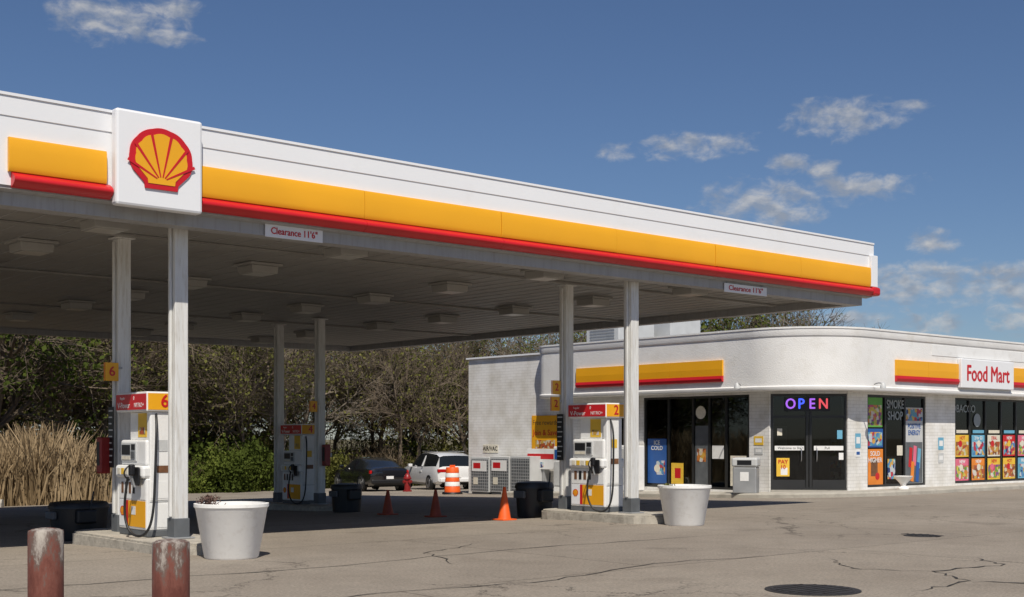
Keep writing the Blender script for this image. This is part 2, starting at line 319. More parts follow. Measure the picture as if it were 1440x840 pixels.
cv=nd(nt,'ShaderNodeCombineXYZ'); L.new(az,cv.inputs[0]); L.new(mth('MULTIPLY',el,1.7),cv.inputs[1])
cn=nd(nt,'ShaderNodeTexNoise'); cn.inputs['Scale'].default_value=.95; cn.inputs['Detail'].default_value=10; cn.inputs['Roughness'].default_value=.58; cn.inputs['Distortion'].default_value=.3; L.new(cv.outputs[0],cn.inputs['Vector'])
dens=mth('MULTIPLY_ADD',mth('SUBTRACT',cn.outputs['Fac'],.48),4.2,f)
mr=nd(nt,'ShaderNodeMapRange',interpolation_type='SMOOTHSTEP'); mr.inputs['From Min'].default_value=-.15; mr.inputs['From Max'].default_value=1.8; mr.inputs['To Max'].default_value=.85; L.new(dens,mr.inputs['Value'])
cv2=nd(nt,'ShaderNodeVectorMath',operation='ADD'); L.new(cv.outputs[0],cv2.inputs[0]); cv2.inputs[1].default_value=(.25,.6,0)
cn2=nd(nt,'ShaderNodeTexNoise'); cn2.inputs['Scale'].default_value=.95; cn2.inputs['Detail'].default_value=7; L.new(cv2.outputs[0],cn2.inputs['Vector'])
cr=nd(nt,'ShaderNodeValToRGB'); cr.color_ramp.elements[0].position=.38; cr.color_ramp.elements[0].color=(8.6,8.5,8.4,1); cr.color_ramp.elements[1].position=.60; cr.color_ramp.elements[1].color=(4.6,5.1,6.0,1); L.new(cn2.outputs['Fac'],cr.inputs[0])
mx=nd(nt,'ShaderNodeMix',data_type='RGBA'); L.new(mr.outputs[0],mx.inputs['Factor']); L.new(tint.outputs['Result'],mx.inputs['A']); L.new(cr.outputs[0],mx.inputs['B'])
L.new(mx.outputs['Result'],bg.inputs['Color'])

# ------------------------------------------------------------------ ground
def sheet(name,xs,ys,dz,mt,mask=None):
    vs=[(x,y,g(y)+dz) for y in ys for x in xs]; n=len(xs); fs=[]
    for j in range(len(ys)-1):
        for i in range(n-1):
            if mask and not mask((xs[i]+xs[i+1])/2,(ys[j]+ys[j+1])/2): continue
            fs.append((j*n+i,j*n+i+1,(j+1)*n+i+1,(j+1)*n+i))
    me=bpy.data.meshes.new(name); me.from_pydata(vs,[],fs); me.update(); return fin(name,me,mt)
sheet('ground',[-900,-100,0,100,900],[-900,-50,0,17,60,200,1200],-.03,'field')
sheet('parking_lot',[-60,0,17,90],[-40,0,17,41,53],0,'asphalt',lambda x,y: not(x<17 and y>41))
# open cracks in the paving (thin ragged strips laid 5 mm above it)
rc=random.Random(12)
def crack(pts,w):
    out=[]
    for (ax,ay),(bx_,by_) in zip(pts[:-1],pts[1:]):
        for i in range(8):
            t=i/8; out.append((ax+(bx_-ax)*t+rc.gauss(0,.035),ay+(by_-ay)*t+rc.gauss(0,.035)))
    out.append(pts[-1]); vs=[];fs=[]
    for i,(x,y) in enumerate(out):
        j=min(i+1,len(out)-1); h_=max(j-1,0); dx,dy=out[j][0]-out[h_][0],out[j][1]-out[h_][1]; l=math.hypot(dx,dy) or 1
        ww=w*rc.uniform(.25,1.1)*(min(1,i/4,(len(out)-1-i)/4)+.1); vs+=[(x-dy/l*ww,y+dx/l*ww,.005),(x+dy/l*ww,y-dx/l*ww,.005)]
    for i in range(len(out)-1): fs.append((2*i,2*i+1,2*i+3,2*i+2))
    me=bpy.data.meshes.new('pavement_crack'); me.from_pydata(vs,[],fs); return me
cg=group('pavement_cracks')
for pts,w in (([(11.4,7.0),(12.6,7.1),(13.2,7.9),(14.6,7.8),(15.2,8.6)],.022),([(12.6,7.1),(13.1,6.4),(14.3,6.3)],.03),([(13.2,7.9),(12.8,8.7),(13.6,9.6)],.018),([(5,10.2),(7,10.4),(9,10.1),(11.5,10.6),(14,10.3)],.014),([(2,13),(5,13.1),(8,12.9),(12,13.3),(16,13.0)],.016),([(6.2,8.3),(6.9,9.4),(6.6,10.8)],.012),([(9.5,12.0),(10.2,13.6),(11.8,14.4)],.012)):
    fin('crack',crack(pts,w),'tar',cg)

# ------------------------------------------------------------------ canopy
cp=group('gas_station_canopy')
X0,X1,Y0,Y1=1.0,23.85,15.7,35.8
box(cp,'soffit',X0+.3,X1-.3,Y0+.3,Y1-.3,4.55,4.62,'soffit')
box(cp,'deck',X0+.15,X1-.15,Y0+.15,Y1-.15,5.30,5.36,'grey')
for i in range(0,56):
    x=X0+.6+i*.4
    if x<X1-.5: box(cp,'seam',x-.006,x+.006,Y0+.55,Y1-.55,4.543,4.5495,'beam')
for y in (17.9,22.9,28.9):
    box(cp,'beam',X0+.6,X1-.6,y-.08,y+.08,4.51,4.5425,'soffit')
def side(fr,length,front):
    a0=0 if front else .14
    extr(fr,cp,'fascia_board',[(0,4.62),(0,5.46),(.012,5.465),(.012,5.73),(-.12,5.73),(-.12,4.62)],a0,length-a0,'fascia')
    extr(fr,cp,'cap_trim',[(.028,5.71),(.028,5.745),(-.13,5.745),(-.13,5.731),(.0135,5.731),(.0135,5.71)],a0,length-a0,'fascia')
    c0=.17 if front else .445
    extr(fr,cp,'lip',[(-.17,4.40),(-.17,4.80),(-.44,4.80),(-.44,4.40)],c0,length-c0,'beam')
    extr(fr,cp,'gutter',[(-.02,4.58),(-.02,4.619),(-.169,4.619),(-.169,4.56)],.02 if front else .18,length-(.02 if front else .18),'beam')
    yp=[(.003,5.20),(.045,5.20),(.055,5.17),(.062,5.05),(.064,4.95),(.06,4.85),(.05,4.79),(.045,4.783),(.003,4.783)]
    rp=[(.003,4.782)]+[(.02+.12*math.sin(math.pi*t),4.782-.19*t) for t in [i/10 for i in range(11)]]+[(.003,4.592)]
    if front:
        seg=[(4.42,5.66)]; a=6.95
        while a<length-.3: seg.append((a,min(a+2.65,length-.17))); a+=2.65
    else:
        seg=[]; a=.3
        while a<length-.4: seg.append((a,min(a+2.65,length-.3))); a+=2.65
    for i,(a,b) in enumerate(seg):
        dj=[0,.003,-.002,.004,-.003,.002,0,.003,0,0,0][i%11]
        extr(fr,cp,'yellow_band',[(n+(dj if n>.01 else 0),z) for n,z in yp],a+.005,b-.005,'yellow',True)
        extr(fr,cp,'red_band',rp,a+(.045 if a<5 and front else .003),b+(.05 if a<5 and front else -.003),'red',True)
side(Fr(X0,Y0,0),X1-X0,True); side(Fr(X1,Y0,90),Y1-Y0,False); side(Fr(X1,Y1,180),X1-X0,True); side(Fr(X0,Y1,-90),Y1-Y0,False)
box(cp,'corner_cap',X1-.165,X1+.07,Y0-.07,Y0+.29,4.79,5.47,'fascia',.01)
box(cp,'corner_cap_red',X1-.165,X1+.12,Y0-.12,Y0+.29,4.60,4.786,'red',.05)
lx=[2.9,7.1,11.0,15.2,19.1]; ly=[16.75,19.5,22.1,24.8,27.5,31.0,33.6]
for x in lx:
    for y in ly:
        box(cp,'soffit_light_tray',x-.31,x+.31,y-.31,y+.31,4.50,4.542,'fixture',.006)
        box(cp,'soffit_light',x-.26,x+.26,y-.26,y+.26,4.37,4.4995,'fixture',.012,taper=.94)
        box(cp,'light_lens',x-.2,x+.2,y-.2,y+.2,4.362,4.369,'lens')
def column(name,x,y,zb):
    c=group(name,(x,y,0))
    w=.10
    box(c,'post',-w,w,-w,w,zb+.02,4.5,'column',.012)
    box(c,'cap_plate',-w-.05,w+.05,-w-.05,w+.05,4.501,4.52 if y>16.5 else 4.515,'column',.004)
    box(c,'base_wrap',-w-.015,w+.015,-w-.015,w+.015,zb+.01,zb+.28,'dkgrey',.01)
    box(c,'base_plate',-w-.07,w+.07,-w-.07,w+.07,zb,zb+.02,'grey',.004)
    box(c,'conduit',-w-.045,-w-.005,-.03,.02,zb+.3,4.45,'column',.008)
    return c
cols=[(7.98,16.35,.15),(7.95,18.15,.12),(16.95,16.3,.15),(17.0,18.1,.12),(17.15,27.3,-.13),(17.15,29.3,-.18),(8.0,27.3,-.13),(8.0,29.3,-.18)]
for x,y,z in cols: column('canopy_column',x,y,z)

es=group('shell_emblem_sign')
fr=Fr(6.72,15.68,0)
fbox(fr,es,'panel',0,1.20,0.0,.17,4.52,5.755,'fascia',.035)
def shell(fr,par,cu,cz,s,n):
    def outline(sc,lobes):
        pts=[]
        for i in range(0,85):
            t=i/84; a=math.radians(-28+236*t); rr=.43*(1+ (lobes*.05*abs(math.sin(math.pi*7*t))-lobes*.03))
            pts.append((rr*math.cos(a)*1.02*sc,(rr*math.sin(a)*.92+.03)*sc))
        pts+=[(-.235*sc,-.30*sc),(-.225*sc,-.37*sc),(.225*sc,-.37*sc),(.235*sc,-.30*sc)]
        return [(cu+x*s,cz+z*s) for x,z in pts]
    poly(fr,par,'shell_outer',outline(1.0,.35),n,'red',.02*s)
    poly(fr,par,'shell_inner',outline(.82,.8),n+.0205*s,'yellow',.006*s)
    for k in range(6):
        a=math.radians(90+(k-2.5)*25)
        base=(0.09*math.cos(a)*.8,-.25+0.04*math.sin(a))
        R={0:.45,5:.45,1:.52,4:.52,2:.57,3:.57}[k]
        e=(base[0]+R*math.cos(a),base[1]+R*math.sin(a)); nx,nz=-math.sin(a),math.cos(a)
        w0,w1=.008,.020
        q=[(base[0]+nx*w0,base[1]+nz*w0),(base[0]-nx*w0,base[1]-nz*w0),(e[0]-nx*w1,e[1]-nz*w1),(e[0]+nx*w1,e[1]+nz*w1)]
        poly(fr,par,'rib',[(cu+x*s,cz+z*s) for x,z in q],n+.027*s,'red',.003*s)
shell(fr,es,.605,5.14,1.0,.172)

for nm,u0,u1,z0,z1 in (('clearance_sign',9.05,10.0,4.385,4.565),('clearance_sign',19.05,20.35,4.355,4.525)):
    c=group(nm); fr=Fr(0,15.85,0)
    fbox(fr,c,'board',u0,u1,0,.012,z0,z1,'fascia',.003)
    btext(fr,c,'lettering',"Clearance 11'6\"",(u0+u1)/2,.014,(z0+z1)/2,.135,'red',.003,sx=(u1-u0)/1.06)
    for u in (u0+.1,u1-.1): fbox(fr,c,'bracket',u-.01,u+.01,-.015,-.002,z0,z1+.05,'grey')

# ------------------------------------------------------------------ islands
def island(x,y0,y1):
    zt=g((y0+y1)/2)+.15
    r=.5; pts=[]
    for cy,a0 in ((y0+r,180),(y1-r,0)):
        for i in range(9):
            a=math.radians(a0+180*i/8); pts.append((x+.6*math.cos(a),cy+r*math.sin(a)))
    bm=bmesh.new(); lo=[bm.verts.new((px,py,g(py)-.1)) for px,py in pts]; hi=[bm.verts.new((px,py,zt)) for px,py in pts]; n=len(pts)
    top=bm.faces.new(hi)
    for i in range(n): bm.faces.new((lo[i],lo[(i+1)%n],hi[(i+1)%n],hi[i]))
    bmesh.ops.recalc_face_normals(bm,faces=bm.faces[:])
    bmesh.ops.bevel(bm,geom=[e for e in top.edges],offset=.03,segments=2,affect='EDGES')
    me=bpy.data.meshes.new('pump_island'); bm.to_mesh(me); bm.free(); fin('pump_island',me,'kerb')
    return zt
za=island(7.95,15.3,18.95); zb=island(16.95,15.4,18.45); zc=island(17.15,26.3,30.2); zd=island(8.0,26.3,30.2)

# ------------------------------------------------------------------ pumps
def pump(x,y,z,num):
    p=group('fuel_pump',(x,y,z),math.radians(-90))
    box(p,'plinth',-.47,.47,-.24,.24,0,.09,'dkgrey',.01)
    box(p,'lower_cabinet',-.46,.46,-.25,.25,.09,.82,'white',.02)
    box(p,'nozzle_shelf',-.46,.46,-.31,.31,.82,1.0,'white',.04)
    box(p,'upper_cabinet',-.42,.42,-.24,.24,1.0,1.36,'white',.03)
    box(p,'neck',-.30,.34,-.15,.15,1.36,1.76,'white',.015)
    box(p,'side_tower',.36,.47,-.20,.20,.5,1.76,'white',.02)
    for sgn in (1,-1):
        fr=Fr(0,0,0) if sgn==1 else Fr(0,0,180)
        fbox(fr,p,'panel_white',-.43,-.20,.251,.256,.13,.50,'fascia')
        fbox(fr,p,'panel_red',-.20,-.13,.251,.257,.13,.50,'red')
        fbox(fr,p,'panel_yellow',-.13,.43,.251,.256,.13,.50,'yellow')
        fbox(fr,p,'upper_door',-.43,.43,.251,.256,.52,.80,'white',.002)
        fbox(fr,p,'notice',-.02,.12,.2575,.259,.30,.42,'white')
        shell(fr,p,-.32,.34,.17,.2565)
        fbox(fr,p,'display_bezel',-.36,.14,.241,.262,1.06,1.32,'lgrey',.008)
        fbox(fr,p,'display',-.33,-.05,.263,.267,1.15,1.29,'black')
        fbox(fr,p,'card_reader',-.01,.11,.263,.275,1.10,1.20,'dkgrey',.004)
        fbox(fr,p,'keypad',-.01,.11,.263,.268,1.22,1.30,'black')
        fbox(fr,p,'price_strip',-.33,-.05,.263,.266,1.08,1.13,'cream')
        for k,cc in enumerate(('cream','posty','cream','posty')):
            u=-.36+k*.125
            fbox(fr,p,'grade_button',u,u+.09,.311,.318,.87,.96,cc,.003)
            fbox(fr,p,'grade_label',u+.01,u+.08,.257,.262,.60,.76,'black' if k%2 else 'brown',.002)
        fbox(fr,p,'boot',.18,.40,.312,.34,.72,.98,'black',.015)
        tube(p,'nozzle_spout',[fr.p(.28,.34,.70),fr.p(.27,.38,.80),fr.p(.30,.40,.90)],.018,'grey')
        fbox(fr,p,'nozzle_body',.25,.33,.35,.43,.86,1.02,'black',.02)
        tube(p,'trigger_guard',[fr.p(.29,.43,1.0),fr.p(.29,.50,.95),fr.p(.29,.50,.84),fr.p(.29,.42,.80)],.011,'black')
        if sgn==1: hp=[(.44,.10,1.74),(.60,.16,1.62),(.64,.20,1.0),(.66,.24,.25),(.56,.34,.0),(.30,.45,.06),(.16,.46,.45),(.28,.44,.84)]
        else: hp=[(.41,.20,1.70),(.52,.36,1.55),(.56,.42,.95),(.54,.44,.25),(.36,.46,.0),(.10,.45,.10),(.10,.44,.5),(.28,.44,.84)]
        tube(p,'hose',[fr.p(*q) for q in hp],.018,'rubber')
        fbox(fr,p,'ad_poster',-.02,.26,.151,.156,1.40,1.74,'posty')
        fbox(fr,p,'ad_block',.03,.21,.1565,.158,1.44,1.54,'print1')
        fbox(fr,p,'topper_red',-.50,.50,.271,.275,1.79,2.01,'red')
        ftext(fr,p,'topper_text','V-Power',-.24,.276,1.85,.115,'white',.001,.001)
        ftext(fr,p,'topper_text2','Regular',-.28,.276,1.955,.055,'white',.001,.0)
        ftext(fr,p,'topper_text3','NITRO+',.27,.276,1.85,.09,'white',.001,.0)
        ftext(fr,p,'topper_text4','0',.1,.276,1.95,.08,'white',.001,.0)
    box(p,'topper',-.51,.51,-.27,.27,1.76,2.04,'white',.02)
    for e,fr in ((1,Fr(0,0,90)),(-1,Fr(0,0,-90))):
        fbox(fr,p,'end_yellow',-.25,.25,.511,.514,1.785,2.015,'yellow')
        btext(fr,p,'end_number',num,.0,.515,1.90,.25,'red',.006)
        fbox(fr,p,'end_panel',-.19,.19,.461 if e==-1 else .471,.464 if e==-1 else .474,.54,.78,'white',.001)
        fbox(fr,p,'end_lower',-.21,.21,.461,.465,.13,.46,'white',.001)
        fbox(fr,p,'end_sticker',-.08,.06,.4745,.476,1.2,1.36,'posty' if num!='6' else 'lgrey')
        fbox(fr,p,'end_label',-.1,.1,.4745,.476,.9,1.0,'brown')
        fbox(fr,p,'end_seam',-.2,.2,.4605,.4625,.485,.492,'dkgrey')
    return p
pump(7.95,17.22,.15,'6'); pump(16.95,17.2,.15,'2'); pump(17.15,28.25,zc,'4'); pump(8.0,28.25,zd,'8')

def flag(x,y,z,num):
    s=group('pump_number_sign',(x,y,z))
    box(s,'arm',-.1,0,-.015,.015,.06,.09,'grey')
    fr=Fr(0,0,0); fbox(fr,s,'plate',-.26,-.06,.0,.02,-.12,.15,'yellow',.004); btext(fr,s,'digit',num,-.16,.022,.015,.2,'red',.004)
    fbox(Fr(-.262,0,-90),s,'side_plate',-.02,.0,.0,.01,-.12,.15,'posto')
flag(7.90,18.03,2.50,'6'); flag(16.89,18.1,2.50,'2'); flag(16.82,18.05,2.18,'2'); flag(17.05,27.18,2.3,'4')
def warn(x,y,z):
    s=group('warning_sign',(x,y,z)); fr=Fr(0,0,-90)
    fbox(fr,s,'plate',-.09,.09,.0,.012,-.45,.45,'black',.003)
    for k in range(9): fbox(fr,s,'line',-.07,.07-.02*(k%3),.0125,.014,.40-k*.095-.02,.40-k*.095,'lgrey')
warn(7.79,18.15,1.55); warn(16.84,18.1,1.55)
def ext(x,y,z):
    s=group('fire_extinguisher',(x,y,z))
    box(s,'cabinet',-.08,.08,-.08,.08,-.27,.27,'dkred',.02); box(s,'window',-.083,-.0805,-.05,.05,-.15,.2,'black'); box(s,'bracket',.075,.15,-.03,.03,-.05,.05,'grey')
ext(7.72,18.28,1.28); ext(17.2,27.08,1.1)

def bin_(x,y,w=.44,h=.66):
    s=group('trash_can',(x,y,g(y)))
    prof=[(.36,0),(.40,.02),(.43,h*.55),(.44,h*.8),(.46,h*.81),(.46,h*.88),(.42,h*.97),(.2,h*1.0)]
    lathe(s,'body',[(r*w/.44,z) for r,z in prof],'black',sy=.85)
    box(s,'squeegee_tray',-.2,.12,-.45,-.30,h*.45,h*.8,'black',.03)
    box(s,'flap',-.47*w/.44,-.40*w/.44,-.16,.16,h*.55,h*.75,'dkgrey',.02)
    tube(s,'handle',[(0,-.4,h*.7),(.05,-.4,h*1.05),(.08,-.38,h*1.25)],.012,'black')
bin_(7.9,19.65,.45,.62); bin_(16.92,18.95,.40,.72); bin_(16.7,25.4,.38,.68)

def planter(x,y,s=1):
    p=group('planter_pot',(x,y,0))
    lathe(p,'pot',[(.33,0),(.345,.02),(.455,.64),(.475,.66),(.475,.70),(.44,.705),(.42,.62)],'pot',segs=48)
    lathe(p,'soil',[(.42,.60),(.43,.63),(.3,.655)],'soil')
    rnd=random.Random(int(x*10)); vs=[];fs=[]
    for i in range(int(260*s)):
        a=rnd.random()*6.28; r=abs(rnd.gauss(0,.08)); c=Vector((r*math.cos(a)-.22,r*math.sin(a)+.20,.66+rnd.random()*.13*s*(1-r)))
        d=Vector((rnd.uniform(-1,1),rnd.uniform(-1,1),rnd.uniform(.2,1.2))).normalized(); q=d.cross(Vector((rnd.random(),rnd.random(),.1))).normalized()
        k=len(vs); l=rnd.uniform(.02,.05); vs+=[c-q*.006,c+q*.006,c+d*l+q*.004,c+d*l-q*.004]; fs.append((k,k+1,k+2,k+3))
    me=bpy.data.meshes.new('plants'); me.from_pydata(vs,[],fs); fin('plants',me,'flower' if s>.8 else 'leafo',p)
planter(7.92,14.72); planter(16.95,15.0,.4)

def cone(x,y,h=.58,mt_='orange'):
    c=group('traffic_cone',(x,y,g(y)))
    box(c,'base',-.17,.17,-.17,.17,.0,.03,mt_,.008)
    lathe(c,'cone',[(.13,.03),(.12,.06),(.028,h-.01),(.02,h)],mt_,segs=24)
cone(16.2,23.0,.55,'shadeorange'); cone(16.0,21.0,.57,'shadeorange'); cone(15.75,18.5,.64)
b=group('traffic_barrel',(28.5,36.4,g(36.4)))
lathe(b,'rubber_base',[(.36,0),(.38,.02),(.36,.08)],'black')
for i,(z0,z1,mt_) in enumerate([(.08,.3,'orange'),(.3,.46,'white'),(.46,.62,'orange'),(.62,.78,'white'),(.78,.98,'orange')]):
    r0=.30-.07*z0; r1=.30-.07*z1; lathe(b,'band',[(r0,z0),(r1,z1-.02),(r1-.012,z1)],mt_)
box(b,'handle',-.12,.12,-.02,.02,.98,1.06,'orange',.01)
h=group('fire_hydrant',(30.7,42.2,g(42.2)))
lathe(h,'barrel',[(.19,0),(.19,.05),(.13,.06),(.12,.5),(.17,.51),(.17,.56),(.14,.58),(.12,.66),(.06,.74),(.03,.75),(.03,.8)],'dkred')
for a in (0,90,180,270): lathe(h,'outlet',[(.07,0),(.07,.2),(.05,.21)],'dkred',loc=(0,0,.40),segs=16,rot=(math.radians(90),0,math.radians(a)))
for x,y,zt in ((2.77,7.38,1.01),(3.10,6.44,.985)):
    bo=group('bollard',(x,y,0)); lathe(bo,'pipe',[(.1,-.05),(.1,zt-.012),(.096,zt-.003),(.088,zt-.002),(.08,zt+.004),(.03,zt+.012)],'bollard',segs=48)
def manhole(x,y,r):
    m=group('manhole_cover',(x,y,g(y))); lathe(m,'ring',[(r,-.02),(r,.006),(r-.05,.008)],'iron',segs=48); lathe(m,'lid',[(r-.06,.0),(r-.06,.012),(r-.07,.013)],'iron',segs=48)
    for i in range(-3,4): q=math.sqrt(max(.01,(r-.1)**2-(i*.1)**2)); box(m,'rib',-q,q,i*.1-.015,i*.1+.015,.0135,.019,'iron')
manhole(10.7,7.75,.48); manhole(17.9,10.9,.28)

for x,y in ((12.2,40.2),(13.3,40.5)):
    w=group('wheel_stop',(x,y,g(y)),math.radians(-38))
    extr(Fr(0,0,0),w,'block',[(-.13,0),(.13,0),(.12,.13),(.06,.25),(-.06,.25),(-.12,.13)],-.55,.55,'kerb',True)

# ------------------------------------------------------------------ convenience store
st=group('convenience_store')
LF=Fr(29.5,36.7,-90); DF=Fr(29.52,22.85,-45); RF=Fr(31.08,21.29,0)
DL=2.206
def wall(fr,u0,u1,z0,z1,mt_='brick'): fbox(fr,st,'wall',u0,u1,-.22,0,z0,z1,mt_)
wall(LF,0,6.7,-1.2,4.42); wall(LF,6.7,8.15,-1.2,1.25); wall(LF,6.7,8.15,2.2,4.3); wall(LF,8.15,8.87,-1.2,4.3)
wall(LF,8.87,13.1,2.80,4.3); wall(LF,8.87,13.1,-1.2,-.02); wall(LF,13.1,13.83,-1.2,4.3)
box(st,'parapet_cap',29.42,29.78,31.9,36.76,4.421,4.48,'fascia')
wall(DF,0.02,DL-.02,2.80,4.3); wall(DF,0.02,DL-.02,-1,0.03,'walk')
wall(RF,.0,.97,-1,4.3); wall(RF,.97,4.1,2.8,4.3); wall(RF,.97,4.1,-1,.08); wall(RF,4.1,5.8,-1,4.3); wall(RF,5.8,14.5,2.8,4.3); wall(RF,5.8,14.5,-1,.08); wall(RF,14.5,21,-1,4.3)
box(st,'back_wall',29.75,52.05,36.45,36.7,-1.2,4.4,'brick'); box(st,'side_wall',51.85,52.08,21.52,36.44,-1.2,4.3,'brick')
prism(st,'roof',[(29.72,36.44),(29.72,22.95),(31.15,21.52),(51.84,21.52),(51.84,36.44)],4.18,4.28,'grey')
prism(st,'floor',[(29.72,36.44),(29.72,22.95),(31.15,21.52),(51.84,21.52),(51.84,36.44)],-.2,-.01,'floor')
box(st,'inner_wall',33,51,27.5,27.6,0,4.1,'interior'); box(st,'inner_wall2',36.5,36.6,27.6,36,0,4.1,'interior')
R=2.4; OX,OY=28.95,20.74
path=[]
for i in range(7):
    a=math.radians(90+90*i/6)
    path.append(((29.5+.55*math.cos(a)),(31.9+.55*math.sin(a)),math.cos(a),math.sin(a)))
path.append((OX,OY+R+4,-1,0))
for i in range(25):
    a=math.radians(180+90*i/24); path.append((OX+R+R*math.cos(a),OY+R+R*math.sin(a),math.cos(a),math.sin(a)))
path.append((40,OY,0,-1)); path.append((52.3,OY,0,-1))
def sweep(name,prof,mt_,smooth=True,zf=None,pth=None):
    P_=pth or path; vs=[];fs=[];k=len(prof)
    for x,y,nx,ny in P_:
        for n,z in prof: vs.append((x+nx*n,y+ny*n,z+(g(y+ny*n) if zf else 0)))
    for i in range(len(P_)-1):
        for j in range(k-1): fs.append((i*k+j,i*k+j+1,(i+1)*k+j+1,(i+1)*k+j))
    me=bpy.data.meshes.new(name); me.from_pydata(vs,[],fs); me.update()
    bm=bmesh.new(); bm.from_mesh(me); bmesh.ops.recalc_face_normals(bm,faces=bm.faces[:]); bm.to_mesh(me); bm.free()
    o=fin(name,me,mt_,smooth=smooth)
    try: me.set_sharp_from_angle(angle=math.radians(30))
    except Exception: pass
    return o
M['stucco']=mat('stucco_white',(.80,.795,.78),.75,var=.12,vs=.8,bump=.4,bs=30,dirt=(.60,.58,.53),dirt_amt=.35)
o=sweep('parapet_fascia',[(-.53,2.87),(-.02,2.87),(.03,2.885),(.05,2.93),(.05,2.98),(.01,3.0),(0,3.01),(0,4.38),(.02,4.40),(.03,4.42),(.03,4.60),(.05,4.61),(.05,4.66),(-.25,4.67),(-.27,4.2)],'stucco'); o.parent=st
FL=Fr(OX,30.3,-90)
def bandset(fr,u0,u1):
    n=max(1,round((u1-u0)/2.1)); w=(u1-u0)/n
    for i in range(n):
        extr(fr,st,'store_yellow_band',[(.003,3.35),(.06,3.35),(.07,3.55),(.06,3.81),(.003,3.81)],u0+i*w+.004,u0+(i+1)*w-.004,'yellow')
        extr(fr,st,'store_red_band',[(.003,3.17),(.07,3.19),(.10,3.26),(.08,3.345),(.003,3.349)],u0+i*w+.004,u0+(i+1)*w-.004,'red')
bandset(FL,0,6.2)
FR=Fr(0,OY,0)
bandset(FR,32.6,36.04); bandset(FR,39.32,46)
sg=group('food_mart_sign'); fbox(FR,sg,'panel',36.06,39.3,.003,.14,3.08,3.98,'fascia',.02)
btext(FR,sg,'lettering','Food Mart',37.68,.142,3.52,.70,'red',.018,sx=.88)
fbox(FR,st,'patch_panel',34.6,46,.002,.012,4.02,4.34,'white')

def glaz(fr,u0,u1,z0,z1,mull,trans=(),n=-.08,par=st):
    fbox(fr,par,'glass',u0+.03,u1-.03,n-.01,n,z0+.03,z1-.03,'glass')
    fbox(fr,par,'sill_frame',u0,u1,n-.05,n+.05,z0,z0+.07,'frame'); fbox(fr,par,'head_frame',u0,u1,n-.05,n+.05,z1-.07,z1,'frame')
    for u in [u0+.035,u1-.035]+list(mull): fbox(fr,par,'mullion',u-.035,u+.035,n-.048,n+.048,z0+.07,z1-.07,'frame')
    for z in trans: fbox(fr,par,'transom',u0+.07,u1-.07,n-.046,n+.046,z-.035,z+.035,'frame')
glaz(LF,8.87,13.1,-.02,2.80,[9.9,10.9,11.55,12.2])
glaz(LF,6.7,8.15,1.25,2.2,[7.4])
glaz(DF,0.02,DL-.02,.03,2.80,[DL/2-.05,DL/2+.05],[2.14])
for u in (DL/2-.22,DL/2+.22):
    tube(st,'door_handle',[DF.p(u,-.04,.85),DF.p(u,.03,.88),DF.p(u,.03,1.25),DF.p(u,-.04,1.28)],.014,'alloy')
for a,b_ in ((.09,DL/2-.1),(DL/2+.1,DL-.09)):
    fbox(DF,st,'door_rail',a,b_,-.125,-.035,.10,.32,'frame'); fbox(DF,st,'push_sign',a+.04,b_-.04,-.03,-.025,1.17,1.30,'white')
ftext(DF,st,'door_text','Welcome to Shell',.58,-.022,1.235,.10,'black',.001); ftext(DF,st,'door_text2','Pull',1.62,-.022,1.235,.10,'black',.001)
glaz(RF,.97,4.1,.08,2.80,[1.95,3.0]); glaz(RF,5.8,14.5,.08,2.80,[6.75,7.75,8.75,9.75,10.75,11.8,12.8,13.7])
op=group('open_sign'); fbox(DF,op,'backing',.42,1.70,-.03,-.02,2.30,2.70,'black')
for ch,u,mm in (('O',.58,'neonp'),('P',.88,'neonb'),('E',1.19,'neonp'),('N',1.51,'neonr')): btext(DF,op,'letter_'+ch,ch,u,-.015,2.50,.42,mm,.009,sx=.88)
rnd=random.Random(3)
def poster(fr,u0,u1,z0,z1,base,acc,txt=None,tcol='white',ts=.2,n=-.06):
    fbox(fr,st,'poster',u0,u1,n,n+.004,z0,z1,base)
    w=u1-u0;h=z1-z0
    for k,a in enumerate(acc):
        cu_=u0+w*rnd.uniform(.3,.7); cz=z0+h*rnd.uniform(.2,.55); ww=w*rnd.uniform(.15,.28); hh=h*rnd.uniform(.12,.25)
        if k%2==0: fbox(fr,st,'poster_block',max(u0+.01,cu_-ww),min(u1-.01,cu_+ww),n+.0045+.001*k,n+.005+.001*k,max(z0+.01,cz-hh),min(z1-.01,cz+hh),a)
        else:
            pts=[(cu_+ww*.8*math.cos(t*.4189),cz+ww*.8*math.sin(t*.4189)) for t in range(15)]
            poly(fr,st,'poster_disc',pts,n+.0045+.001*k,a,.0005)
    if txt:
        for i,l in enumerate(txt.split('|')): ftext(fr,st,'poster_text',l,(u0+u1)/2,n+.012,z1-ts*.7-i*ts*.95,ts,tcol,.001,.002)
cyc=[('posty','print1','red'),('posto','print1','cream'),('red','print2','posty'),('cyan','print2','cream'),('posty','print3','pink'),('pink','print3','cream'),('cream','print1','red')]
words=['PIZZA','2 for $3','HOT','DEAL','COLD','SAVE','FRESH','NEW']
